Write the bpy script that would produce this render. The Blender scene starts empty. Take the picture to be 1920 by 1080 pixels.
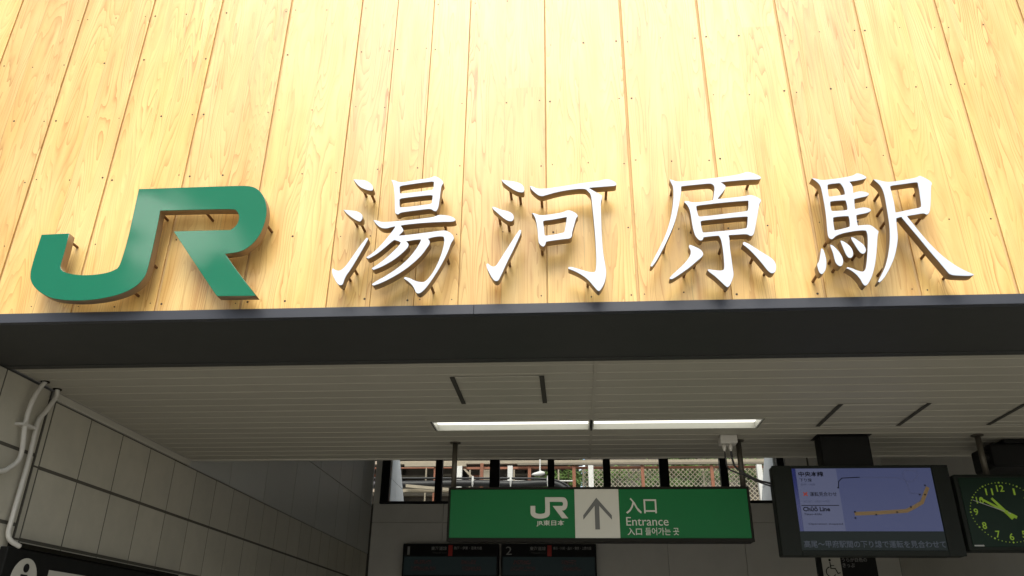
import bpy, bmesh, math, random
from mathutils import Vector, Matrix
random.seed(7)
S = bpy.context.scene
COL = S.collection

# ------------------------------------------------------------------ camera
PITCH, YAW, ROLL, FOCAL_PX, EYE = 0.4371, -0.0777, 0.0116, 1471.2, 1.6
cam_d = bpy.data.cameras.new('camera'); cam = bpy.data.objects.new('camera', cam_d); COL.objects.link(cam)
cam_d.sensor_width = 36.0; cam_d.lens = FOCAL_PX / 1920.0 * 36.0
cam_d.clip_start = 0.05; cam_d.clip_end = 2000
fw = Vector((math.sin(YAW) * math.cos(PITCH), math.cos(YAW) * math.cos(PITCH), math.sin(PITCH)))
rt = Vector((math.cos(YAW), -math.sin(YAW), 0)); up = rt.cross(fw)
r2 = math.cos(ROLL) * rt + math.sin(ROLL) * up; u2 = -math.sin(ROLL) * rt + math.cos(ROLL) * up
mw = Matrix((r2, u2, -fw)).transposed().to_4x4(); mw.translation = (0, -3.613, EYE)
cam.matrix_world = mw
S.camera = cam

# ------------------------------------------------------------------ sky and sun
CLOUD_SHIFT = (3.37, 1.9, 0.0)
SUN_EL, SUN_AZ = 53.0, 3.0           # degrees; azimuth from straight in front of the facade, towards -x
w = bpy.data.worlds.new('World'); S.world = w; w.use_nodes = True
nt = w.node_tree; nt.nodes.clear()
wo = nt.nodes.new('ShaderNodeOutputWorld'); bg = nt.nodes.new('ShaderNodeBackground')
sky = nt.nodes.new('ShaderNodeTexSky'); sky.sky_type = 'NISHITA'; sky.sun_disc = False
sky.sun_elevation = math.radians(SUN_EL); sky.sun_rotation = math.radians(180 + SUN_AZ)
sky.air_density = 1.0; sky.dust_density = 2.0
tc = nt.nodes.new('ShaderNodeTexCoord'); mp = nt.nodes.new('ShaderNodeMapping'); mp.inputs['Scale'].default_value = (3.0, 3.0, 6.0); mp.inputs['Location'].default_value = CLOUD_SHIFT
no = nt.nodes.new('ShaderNodeTexNoise'); no.inputs['Scale'].default_value = 2.2; no.inputs['Detail'].default_value = 5; no.inputs['Roughness'].default_value = .55
cr = nt.nodes.new('ShaderNodeValToRGB'); cr.color_ramp.elements[0].position = .52; cr.color_ramp.elements[1].position = .61
mx = nt.nodes.new('ShaderNodeMix'); mx.data_type = 'RGBA'; mx.inputs[7].default_value = (29.0, 28.4, 27.4, 1)
nt.links.new(tc.outputs['Generated'], mp.inputs['Vector']); nt.links.new(mp.outputs['Vector'], no.inputs['Vector'])
nt.links.new(no.outputs['Fac'], cr.inputs['Fac']); nt.links.new(cr.outputs['Color'], mx.inputs[0])
nt.links.new(sky.outputs['Color'], mx.inputs[6]); nt.links.new(mx.outputs[2], bg.inputs['Color'])
bg.inputs['Strength'].default_value = 0.05
nt.links.new(bg.outputs['Background'], wo.inputs['Surface'])
sd = bpy.data.lights.new('sun', 'SUN'); sd.energy = 1.5; sd.angle = math.radians(42); sd.color = (1.0, .955, .87)
so = bpy.data.objects.new('sun', sd); COL.objects.link(so); so.location = (0, -20, 25)
el, az = math.radians(SUN_EL), math.radians(SUN_AZ)
sun_dir = Vector((-math.sin(az) * math.cos(el), -math.cos(az) * math.cos(el), math.sin(el)))
so.rotation_euler = (-sun_dir).to_track_quat('-Z', 'Y').to_euler()

S.view_settings.view_transform = 'Standard'; S.view_settings.look = 'None'
S.view_settings.exposure = 1.55; S.view_settings.gamma = 1.0
S.render.engine = 'CYCLES'
S.cycles.use_denoising = True
S.cycles.max_bounces = 10; S.cycles.diffuse_bounces = 5; S.cycles.transparent_max_bounces = 12
S.cycles.sample_clamp_indirect = 6.0

# ------------------------------------------------------------------ materials
def mat(name, col, rough=.5, metal=0.0, spec=.4, var=.0, vscale=6.0, bump=0.0, bscale=40.0, emit=None, estr=0.0, coat=0.0):
    m = bpy.data.materials.new(name); m.use_nodes = True
    t = m.node_tree; b = t.nodes['Principled BSDF']
    b.inputs['Base Color'].default_value = (*col, 1); b.inputs['Roughness'].default_value = rough
    b.inputs['Metallic'].default_value = metal; b.inputs['Specular IOR Level'].default_value = spec
    b.inputs['Coat Weight'].default_value = coat; b.inputs['Coat Roughness'].default_value = .06
    g = t.nodes.new('ShaderNodeTexCoord')
    if var > 0:
        n = t.nodes.new('ShaderNodeTexNoise'); n.inputs['Scale'].default_value = vscale; n.inputs['Detail'].default_value = 6
        n.inputs['Roughness'].default_value = .65
        mr = t.nodes.new('ShaderNodeMapRange'); mr.inputs[1].default_value = .25; mr.inputs[2].default_value = .75
        mr.inputs[3].default_value = 1 - var; mr.inputs[4].default_value = 1 + var
        oi = t.nodes.new('ShaderNodeObjectInfo'); mo = t.nodes.new('ShaderNodeMapRange')
        mo.inputs[3].default_value = 1 - var * .6; mo.inputs[4].default_value = 1 + var * .6
        mu = t.nodes.new('ShaderNodeMath'); mu.operation = 'MULTIPLY'
        vm = t.nodes.new('ShaderNodeVectorMath'); vm.operation = 'SCALE'; vm.inputs[0].default_value = col
        geo = t.nodes.new('ShaderNodeNewGeometry')
        t.links.new(geo.outputs['Position'], n.inputs['Vector']); t.links.new(n.outputs['Fac'], mr.inputs[0])
        t.links.new(oi.outputs['Random'], mo.inputs[0]); t.links.new(mr.outputs[0], mu.inputs[0]); t.links.new(mo.outputs[0], mu.inputs[1])
        t.links.new(mu.outputs[0], vm.inputs['Scale']); t.links.new(vm.outputs[0], b.inputs['Base Color'])
        rr = t.nodes.new('ShaderNodeMapRange'); rr.inputs[3].default_value = max(0, rough - .08); rr.inputs[4].default_value = min(1, rough + .1)
        t.links.new(n.outputs['Fac'], rr.inputs[0]); t.links.new(rr.outputs[0], b.inputs['Roughness'])
    if bump > 0:
        geo2 = t.nodes.new('ShaderNodeNewGeometry')
        n2 = t.nodes.new('ShaderNodeTexNoise'); n2.inputs['Scale'].default_value = bscale; n2.inputs['Detail'].default_value = 4
        bp = t.nodes.new('ShaderNodeBump'); bp.inputs['Strength'].default_value = bump; bp.inputs['Distance'].default_value = .004
        t.links.new(geo2.outputs['Position'], n2.inputs['Vector']); t.links.new(n2.outputs['Fac'], bp.inputs['Height'])
        t.links.new(bp.outputs['Normal'], b.inputs['Normal'])
    if emit:
        b.inputs['Emission Color'].default_value = (*emit, 1); b.inputs['Emission Strength'].default_value = estr
    return m

def wood_mat():
    m = bpy.data.materials.new('plywood'); m.use_nodes = True
    t = m.node_tree; N = t.nodes; Lk = t.links.new; b = N['Principled BSDF']
    tcn = N.new('ShaderNodeTexCoord'); sep = N.new('ShaderNodeSeparateXYZ'); Lk(tcn.outputs['Object'], sep.inputs[0])
    oi = N.new('ShaderNodeObjectInfo')
    def M(op, a, c=None, d=None):
        n = N.new('ShaderNodeMath'); n.operation = op
        for i, v in enumerate((a, c, d)):
            if v is None: continue
            if isinstance(v, (int, float)): n.inputs[i].default_value = v
            else: Lk(v, n.inputs[i])
        return n.outputs[0]
    x, z, rnd = sep.outputs[0], sep.outputs[2], oi.outputs['Random']
    split = M('MULTIPLY_ADD', M('FRACT', M('MULTIPLY', rnd, 17.3)), .10, .17)      # where two veneer sheets meet in the panel
    strip = M('GREATER_THAN', x, split)
    strip2 = M('GREATER_THAN', z, M('MULTIPLY_ADD', M('FRACT', M('MULTIPLY', rnd, 31.7)), 2.6, M('MULTIPLY_ADD', M('GREATER_THAN', M('FRACT', M('MULTIPLY', rnd, 53.1)), .35), 9.0, .3)))
    seed = M('ADD', M('MULTIPLY', rnd, 90.0), M('ADD', M('MULTIPLY', strip, 13.7), M('MULTIPLY', M('MULTIPLY', strip2, strip), 5.3)))
    def vec(sx, sz, so_):
        c = N.new('ShaderNodeCombineXYZ'); Lk(M('MULTIPLY', x, sx), c.inputs[0]); Lk(M('ADD', seed, so_), c.inputs[1]); Lk(M('MULTIPLY', z, sz), c.inputs[2]); return c.outputs[0]
    def noise(v, detail=2.0, rough=.5, dist=0.0):
        n = N.new('ShaderNodeTexNoise'); n.inputs['Scale'].default_value = 1.0; n.inputs['Detail'].default_value = detail
        n.inputs['Roughness'].default_value = rough; n.inputs['Distortion'].default_value = dist; Lk(v, n.inputs['Vector']); return n.outputs['Fac']
    field = M('ADD', noise(vec(6.5, .48, 0), 2.0, .45, .3), M('MULTIPLY', noise(vec(24, 4.0, 5), 2.0), .04))
    ring = M('FRACT', M('MULTIPLY', field, 30.0))
    late = M('POWER', ring, 3.5)
    fine = M('FRACT', M('MULTIPLY', field, 95.0))
    line_str = M('MULTIPLY', M('POWER', noise(vec(7, 1.3, 9), 3.0), 2.0), 3.2)
    late = M('MULTIPLY', late, line_str)
    fibre = noise(vec(260, 5, 3), 3.0, .6)
    blot = noise(vec(4.0, 1.0, 21), 3.0, .6)
    streak = M('POWER', noise(vec(16, 1.5, 40), 2.0), 3.0)
    def ramp(fac, p0, c0, p1, c1):
        r = N.new('ShaderNodeValToRGB'); r.color_ramp.elements[0].position = p0; r.color_ramp.elements[0].color = (*c0, 1)
        r.color_ramp.elements[1].position = p1; r.color_ramp.elements[1].color = (*c1, 1); Lk(fac, r.inputs[0]); return r.outputs[0]
    def mix(f, a, c, typ='MIX'):
        n = N.new('ShaderNodeMix'); n.data_type = 'RGBA'; n.blend_type = typ
        if isinstance(f, (int, float)): n.inputs[0].default_value = f
        else: Lk(f, n.inputs[0])
        for i, v in ((6, a), (7, c)):
            if isinstance(v, tuple): n.inputs[i].default_value = (*v, 1)
            else: Lk(v, n.inputs[i])
        return n.outputs[2]
    base = ramp(blot, .36, WOOD_A, .66, WOOD_B)
    base = mix(M('MULTIPLY', fibre, .45), base, (.60, .40, .14))
    base = mix(M('MULTIPLY', late, .74), base, (.43, .205, .045))
    base = mix(M('MULTIPLY', fine, .13), base, (.45, .22, .06))
    base = mix(M('MULTIPLY', streak, 1.4), base, (.47, .22, .05))
    tint = N.new('ShaderNodeMapRange'); Lk(M('FRACT', M('MULTIPLY', seed, .731)), tint.inputs[0]); tint.inputs[3].default_value = .86; tint.inputs[4].default_value = 1.08
    # hairline between the veneer sheets
    edge = M('LESS_THAN', M('ABSOLUTE', M('SUBTRACT', x, split)), .0012)
    tt = M('MULTIPLY', tint.outputs[0], M('SUBTRACT', 1.0, M('MULTIPLY', edge, .35)))
    sc = N.new('ShaderNodeVectorMath'); sc.operation = 'SCALE'; Lk(base, sc.inputs[0]); Lk(tt, sc.inputs['Scale'])
    Lk(sc.outputs[0], b.inputs['Base Color'])
    rg = N.new('ShaderNodeMapRange'); Lk(fibre, rg.inputs[0]); rg.inputs[3].default_value = .25; rg.inputs[4].default_value = .40; Lk(rg.outputs[0], b.inputs['Roughness'])
    bp = N.new('ShaderNodeBump'); bp.inputs['Strength'].default_value = .25; bp.inputs['Distance'].default_value = .002
    Lk(M('ADD', M('MULTIPLY', late, -.6), fibre), bp.inputs['Height']); Lk(bp.outputs['Normal'], b.inputs['Normal'])
    return m
WOOD_A, WOOD_B = (.80, .592, .228), (.735, .465, .130)

MT = dict(
    wood=wood_mat(),
    groove=mat('groove wood', (.62, .42, .19), .7, var=.15),
    screw=mat('screw', (.06, .04, .025), .5, .5),
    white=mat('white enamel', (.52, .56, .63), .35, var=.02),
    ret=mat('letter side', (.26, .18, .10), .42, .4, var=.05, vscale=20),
    green=mat('green enamel', (.0003, .128, .056), .03, spec=.58, var=.03, vscale=3),
    pin=mat('standoff steel', (.16, .085, .04), .5, .6, var=.3, vscale=60),
    fascia=mat('fascia metal', (.036, .039, .047), .38, .2, var=.08, vscale=3),
    soffit=mat('soffit metal', (.034, .035, .032), .5, spec=.18, var=.06, vscale=2),
    slat=mat('ceiling panel', (.32, .302, .243), .42, var=.05, vscale=4),
    slatb=mat('ceiling backing', (.25, .24, .21), .7),
    glint=mat('joint bead', (.44, .42, .345), .5, var=.05),  # paler than the slats: light caught along their edges, put into colour
    trim=mat('white trim', (.46, .44, .37), .45, var=.04),
    tile=mat('wall tile', (.43, .405, .325), .42, var=.09, vscale=5, bump=.1),
    grout=mat('grout', (.085, .078, .062), .85, var=.1),
    pane=mat('gloss wall panel', (.42, .42, .38), .33, var=.04),
    back=mat('back wall', (.64, .62, .55), .55, var=.06, vscale=2),
    black=mat('black metal', (.010, .010, .009), .5, spec=.12, var=.1),
    dark=mat('dark frame', (.010, .009, .006), .5, spec=.1, var=.1),
    slotm=mat('slot shadow gap', (.045, .043, .035), .7, spec=.15),
    polem=mat('pole metal', (.09, .08, .06), .45, .4, var=.1),
    signg=mat('sign green', (.0025, .105, .026), .5, spec=.2, var=.05, vscale=4),
    signw=mat('sign white', (.46, .445, .375), .5, var=.03),
    arrow=mat('arrow grey', (.10, .10, .09), .5, var=.03),
    housing=mat('monitor housing', (.010, .012, .009), .5, spec=.12, var=.12),
    conduit=mat('conduit', (.55, .53, .47), .45, var=.05),
    floor=mat('hall floor', (.30, .29, .27), .35, var=.1, vscale=3),
    plaza=mat('plaza paving', (.17, .165, .15), .85, var=.12, vscale=2, bump=.2),
    roof=mat('roof', (.3, .3, .3), .8, var=.1),
    lampw=mat('lamp body', (.42, .42, .38), .4, var=.03),
    tube=mat('lamp diffuser', (.9, .9, .85), .4, emit=(1.0, .98, .88), estr=.6),
    inkd=mat('screen ink', (.004, .005, .012), .5, spec=.1),
    inkr=mat('screen red', (.25, .03, .02), .5, emit=(.25, .03, .03), estr=.1),
    inko=mat('screen amber', (.16, .10, .04), .5, emit=(.42, .28, .12), estr=.035),
    inkg=mat('screen grey line', (.05, .06, .12), .5, emit=(.16, .18, .34), estr=.04),
    screen=mat('screen lit', (.02, .02, .03), .3, spec=.15, emit=(.23, .28, .62), estr=.062),
    screenp=mat('screen pale', (.02, .02, .03), .3, spec=.15, emit=(.32, .36, .62), estr=.075),
    screenb=mat('screen blue', (.01, .01, .03), .2, emit=(.05, .08, .5), estr=.05),
    screend=mat('screen dark', (.005, .008, .007), .3, spec=.12, emit=(.02, .03, .03), estr=.08),
    inkw=mat('ticker text', (.05, .06, .08), .5, emit=(.35, .42, .6), estr=.012),
    dial=mat('clock dial', (.003, .014, .006), .3, spec=.1, var=.1),
    lum=mat('luminous paint', (.23, .38, .015), .5, emit=(.5, .75, .02), estr=.01),
    grey=mat('grey print', (.30, .30, .28), .5),
    red=mat('red mark', (.40, .025, .015), .5),
    led=mat('led text', (.05, .008, .006), .5, emit=(.8, .06, .02), estr=.004),
    rust=mat('rust paint', (.26, .10, .055), .7, var=.25, vscale=8),
    cream=mat('cream steel', (.30, .25, .18), .6, var=.12, vscale=5),
    wpost=mat('white post', (.60, .58, .54), .6, var=.08, vscale=5),
    wire=mat('fence wire', (.56, .48, .36), .5, .3, var=.1),
    rubber=mat('cable rubber', (.025, .024, .024), .5, var=.1),
    platwall=mat('platform wall', (.085, .07, .055), .8, var=.25, vscale=1.5),
    board=mat('weathered board', (.16, .135, .10), .8, var=.2, vscale=3),
    leaf=mat('leaf', (.10, .165, .035), .55, var=.45, vscale=9),
    bark=mat('bark', (.12, .08, .05), .85, var=.2),
    wing=mat('white cladding', (.60, .60, .59), .5, var=.04, vscale=3),
)
g = bpy.data.materials.new('window glass'); g.use_nodes = True
t = g.node_tree; t.nodes.clear()
o_ = t.nodes.new('ShaderNodeOutputMaterial'); ms = t.nodes.new('ShaderNodeMixShader'); tr = t.nodes.new('ShaderNodeBsdfTransparent'); gl = t.nodes.new('ShaderNodeBsdfGlossy')
tr.inputs[0].default_value = (.93, .95, .94, 1); gl.inputs['Roughness'].default_value = .02
fr = t.nodes.new('ShaderNodeFresnel'); fr.inputs[0].default_value = 1.45
t.links.new(fr.outputs[0], ms.inputs[0]); t.links.new(tr.outputs[0], ms.inputs[1]); t.links.new(gl.outputs[0], ms.inputs[2]); t.links.new(ms.outputs[0], o_.inputs[0])
MT['glass'] = g

# ------------------------------------------------------------------ helpers
ORG = {}
def thing(name, label, cat, loc=(0, 0, 0), group=None):
    o = bpy.data.objects.new(name, None); COL.objects.link(o); o.location = loc; o.empty_display_size = .1
    o['label'] = label; o['category'] = cat
    if group: o['group'] = group
    ORG[o.name] = Vector(loc); return o
def tag(o, label, cat, group=None):
    o['label'] = label; o['category'] = cat
    if group: o['group'] = group
    return o
def link(name, me, parent=None, loc=None):
    o = bpy.data.objects.new(name, me); COL.objects.link(o)
    if parent is not None:
        o.parent = parent; base = ORG[parent.name]
        wl = Vector(loc) if loc is not None else base
        o.location = wl - base; ORG[o.name] = wl
    else:
        o.location = loc if loc is not None else (0, 0, 0); ORG[o.name] = Vector(o.location)
    return o
class MB:
    def __init__(s): s.b = bmesh.new(); s.mats = []
    def box(s, x0, x1, y0, y1, z0, z1):
        v = [s.b.verts.new((x, y, z)) for z in (z0, z1) for y in (y0, y1) for x in (x0, x1)]
        for f in ((0, 2, 3, 1), (4, 5, 7, 6), (0, 1, 5, 4), (2, 6, 7, 3), (0, 4, 6, 2), (1, 3, 7, 5)):
            s.b.faces.new([v[i] for i in f])
        return s
    def prism(s, pts, a0, a1, axis='y'):
        """pts in the plane across the axis: y -> (x,z), x -> (y,z), z -> (x,y)"""
        f = {'y': lambda p, a: (p[0], a, p[1]), 'x': lambda p, a: (a, p[0], p[1]), 'z': lambda p, a: (p[0], p[1], a)}[axis]
        A = [s.b.verts.new(f(p, a0)) for p in pts]; B = [s.b.verts.new(f(p, a1)) for p in pts]
        s.b.faces.new(A); s.b.faces.new(B[::-1])
        n = len(pts)
        for i in range(n): s.b.faces.new((A[i], B[i], B[(i + 1) % n], A[(i + 1) % n]))
        return s
    def tube(s, pts, r, n=10):
        pts = [Vector(p) for p in pts]; rings = []
        rr = r if isinstance(r, (list, tuple)) else [r] * len(pts)
        last = None
        for i, p in enumerate(pts):
            d = (pts[min(i + 1, len(pts) - 1)] - pts[max(i - 1, 0)]).normalized()
            if last is None: a = d.orthogonal().normalized()
            else:
                a = last - d * last.dot(d); a = a.normalized() if a.length > 1e-5 else d.orthogonal().normalized()
            last = a; b2 = d.cross(a)
            rings.append([s.b.verts.new(p + (a * math.cos(2 * math.pi * k / n) + b2 * math.sin(2 * math.pi * k / n)) * rr[i]) for k in range(n)])
        for q in range(len(rings) - 1):
            for k in range(n): s.b.faces.new((rings[q][k], rings[q][(k + 1) % n], rings[q + 1][(k + 1) % n], rings[q + 1][k]))
        s.b.faces.new(rings[0][::-1]); s.b.faces.new(rings[-1]); return s
    def mesh(s, name, m, off=(0, 0, 0), smooth=False):
        bmesh.ops.recalc_face_normals(s.b, faces=s.b.faces)
        me = bpy.data.meshes.new(name)
        if Vector(off).length: bmesh.ops.translate(s.b, verts=s.b.verts, vec=-Vector(off))
        s.b.to_mesh(me); s.b.free(); me.materials.append(MT[m] if isinstance(m, str) else m)
        if smooth:
            for p in me.polygons: p.use_smooth = True
        return me
    def build(s, name, m, parent=None, loc=None, bevel=0.0, smooth=False, seg=2):
        base = Vector(loc) if loc is not None else (ORG[parent.name] if parent is not None else Vector((0, 0, 0)))
        o = link(name, s.mesh(name, m, base, smooth), parent, base)
        if bevel:
            mo = o.modifiers.new('bevel', 'BEVEL'); mo.width = bevel; mo.segments = seg; mo.limit_method = 'ANGLE'; mo.angle_limit = math.radians(35)
        return o
def box(name, m, parent, x0, x1, y0, y1, z0, z1, bevel=0.0): return MB().box(x0, x1, y0, y1, z0, z1).build(name, m, parent, bevel=bevel)
def struct(o): o['kind'] = 'structure'; return o

def round_loop(pts, keep=48.0, it=2):
    """corner-cutting for gentle turns, corners stay"""
    for _ in range(it):
        out = []; n = len(pts)
        for i in range(n):
            p, a, c = Vector(pts[i]), Vector(pts[i - 1]), Vector(pts[(i + 1) % n])
            d1, d2 = (p - a), (c - p)
            ang = math.degrees(d1.angle(d2, 0.0)) if d1.length and d2.length else 0
            r = .25 if ang < keep else (.09 if ang < 100 else .05)
            if keep > 900: r = .25
            if ang >= keep and keep < 40: out.append(tuple(p)); continue
            out.append(tuple(p - d1 * r)); out.append(tuple(p + d2 * r))
        pts = out
    return pts
def extrude_loops(name, loops, y0, y1, bevel=.0):
    """2-D outline (metres, x/z) with holes -> solid between y0 (front) and y1 (back)"""
    c = bpy.data.curves.new(name, 'CURVE'); c.dimensions = '2D'; c.fill_mode = 'BOTH'
    h = (y1 - y0) / 2
    c.extrude = h - bevel; c.bevel_depth = bevel; c.bevel_resolution = 1; c.offset = -bevel
    for lp in loops:
        sp = c.splines.new('POLY'); sp.points.add(len(lp) - 1); sp.use_cyclic_u = True
        for p, q in zip(sp.points, lp): p.co = (q[0], q[1], 0, 1)
    o = bpy.data.objects.new(name, c); COL.objects.link(o)
    bpy.context.view_layer.update()
    me = bpy.data.meshes.new_from_object(o.evaluated_get(bpy.context.evaluated_depsgraph_get()))
    bpy.data.objects.remove(o); bpy.data.curves.remove(c)
    me.transform(Matrix(((1, 0, 0, 0), (0, 0, -1, (y0 + y1) / 2), (0, 1, 0, 0), (0, 0, 0, 1))))
    return me
def text(parent, name, body, x0, x1, z0, z1, y, m, keep=False, thick=.0006, plane='y', bold=0.0):
    """lettering fitted to a box on a surface that faces -y (plane y) or +x (plane x: x0/x1 run along y)"""
    c = bpy.data.curves.new(name, 'FONT'); c.body = body; c.extrude = 0; c.offset = bold; c.resolution_u = 3
    o = bpy.data.objects.new(name, c); COL.objects.link(o); bpy.context.view_layer.update()
    me = bpy.data.meshes.new_from_object(o.evaluated_get(bpy.context.evaluated_depsgraph_get()))
    bpy.data.objects.remove(o); bpy.data.curves.remove(c)
    xs = [v.co.x for v in me.vertices]; ys = [v.co.y for v in me.vertices]
    ax, bx, ay, by = min(xs), max(xs), min(ys), max(ys)
    sx = (x1 - x0) / (bx - ax); sz = (z1 - z0) / (by - ay)
    if keep: sx = sz = min(sx, sz)
    off = ORG[parent.name]
    for v in me.vertices:
        a = x0 + (v.co.x - ax) * sx; zz = z0 + (v.co.y - ay) * sz
        v.co = (Vector((a, y, zz)) if plane == 'y' else Vector((y, a, zz))) - off
    me.materials.clear(); me.materials.append(MT[m])
    return link(name, me, parent)

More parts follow.
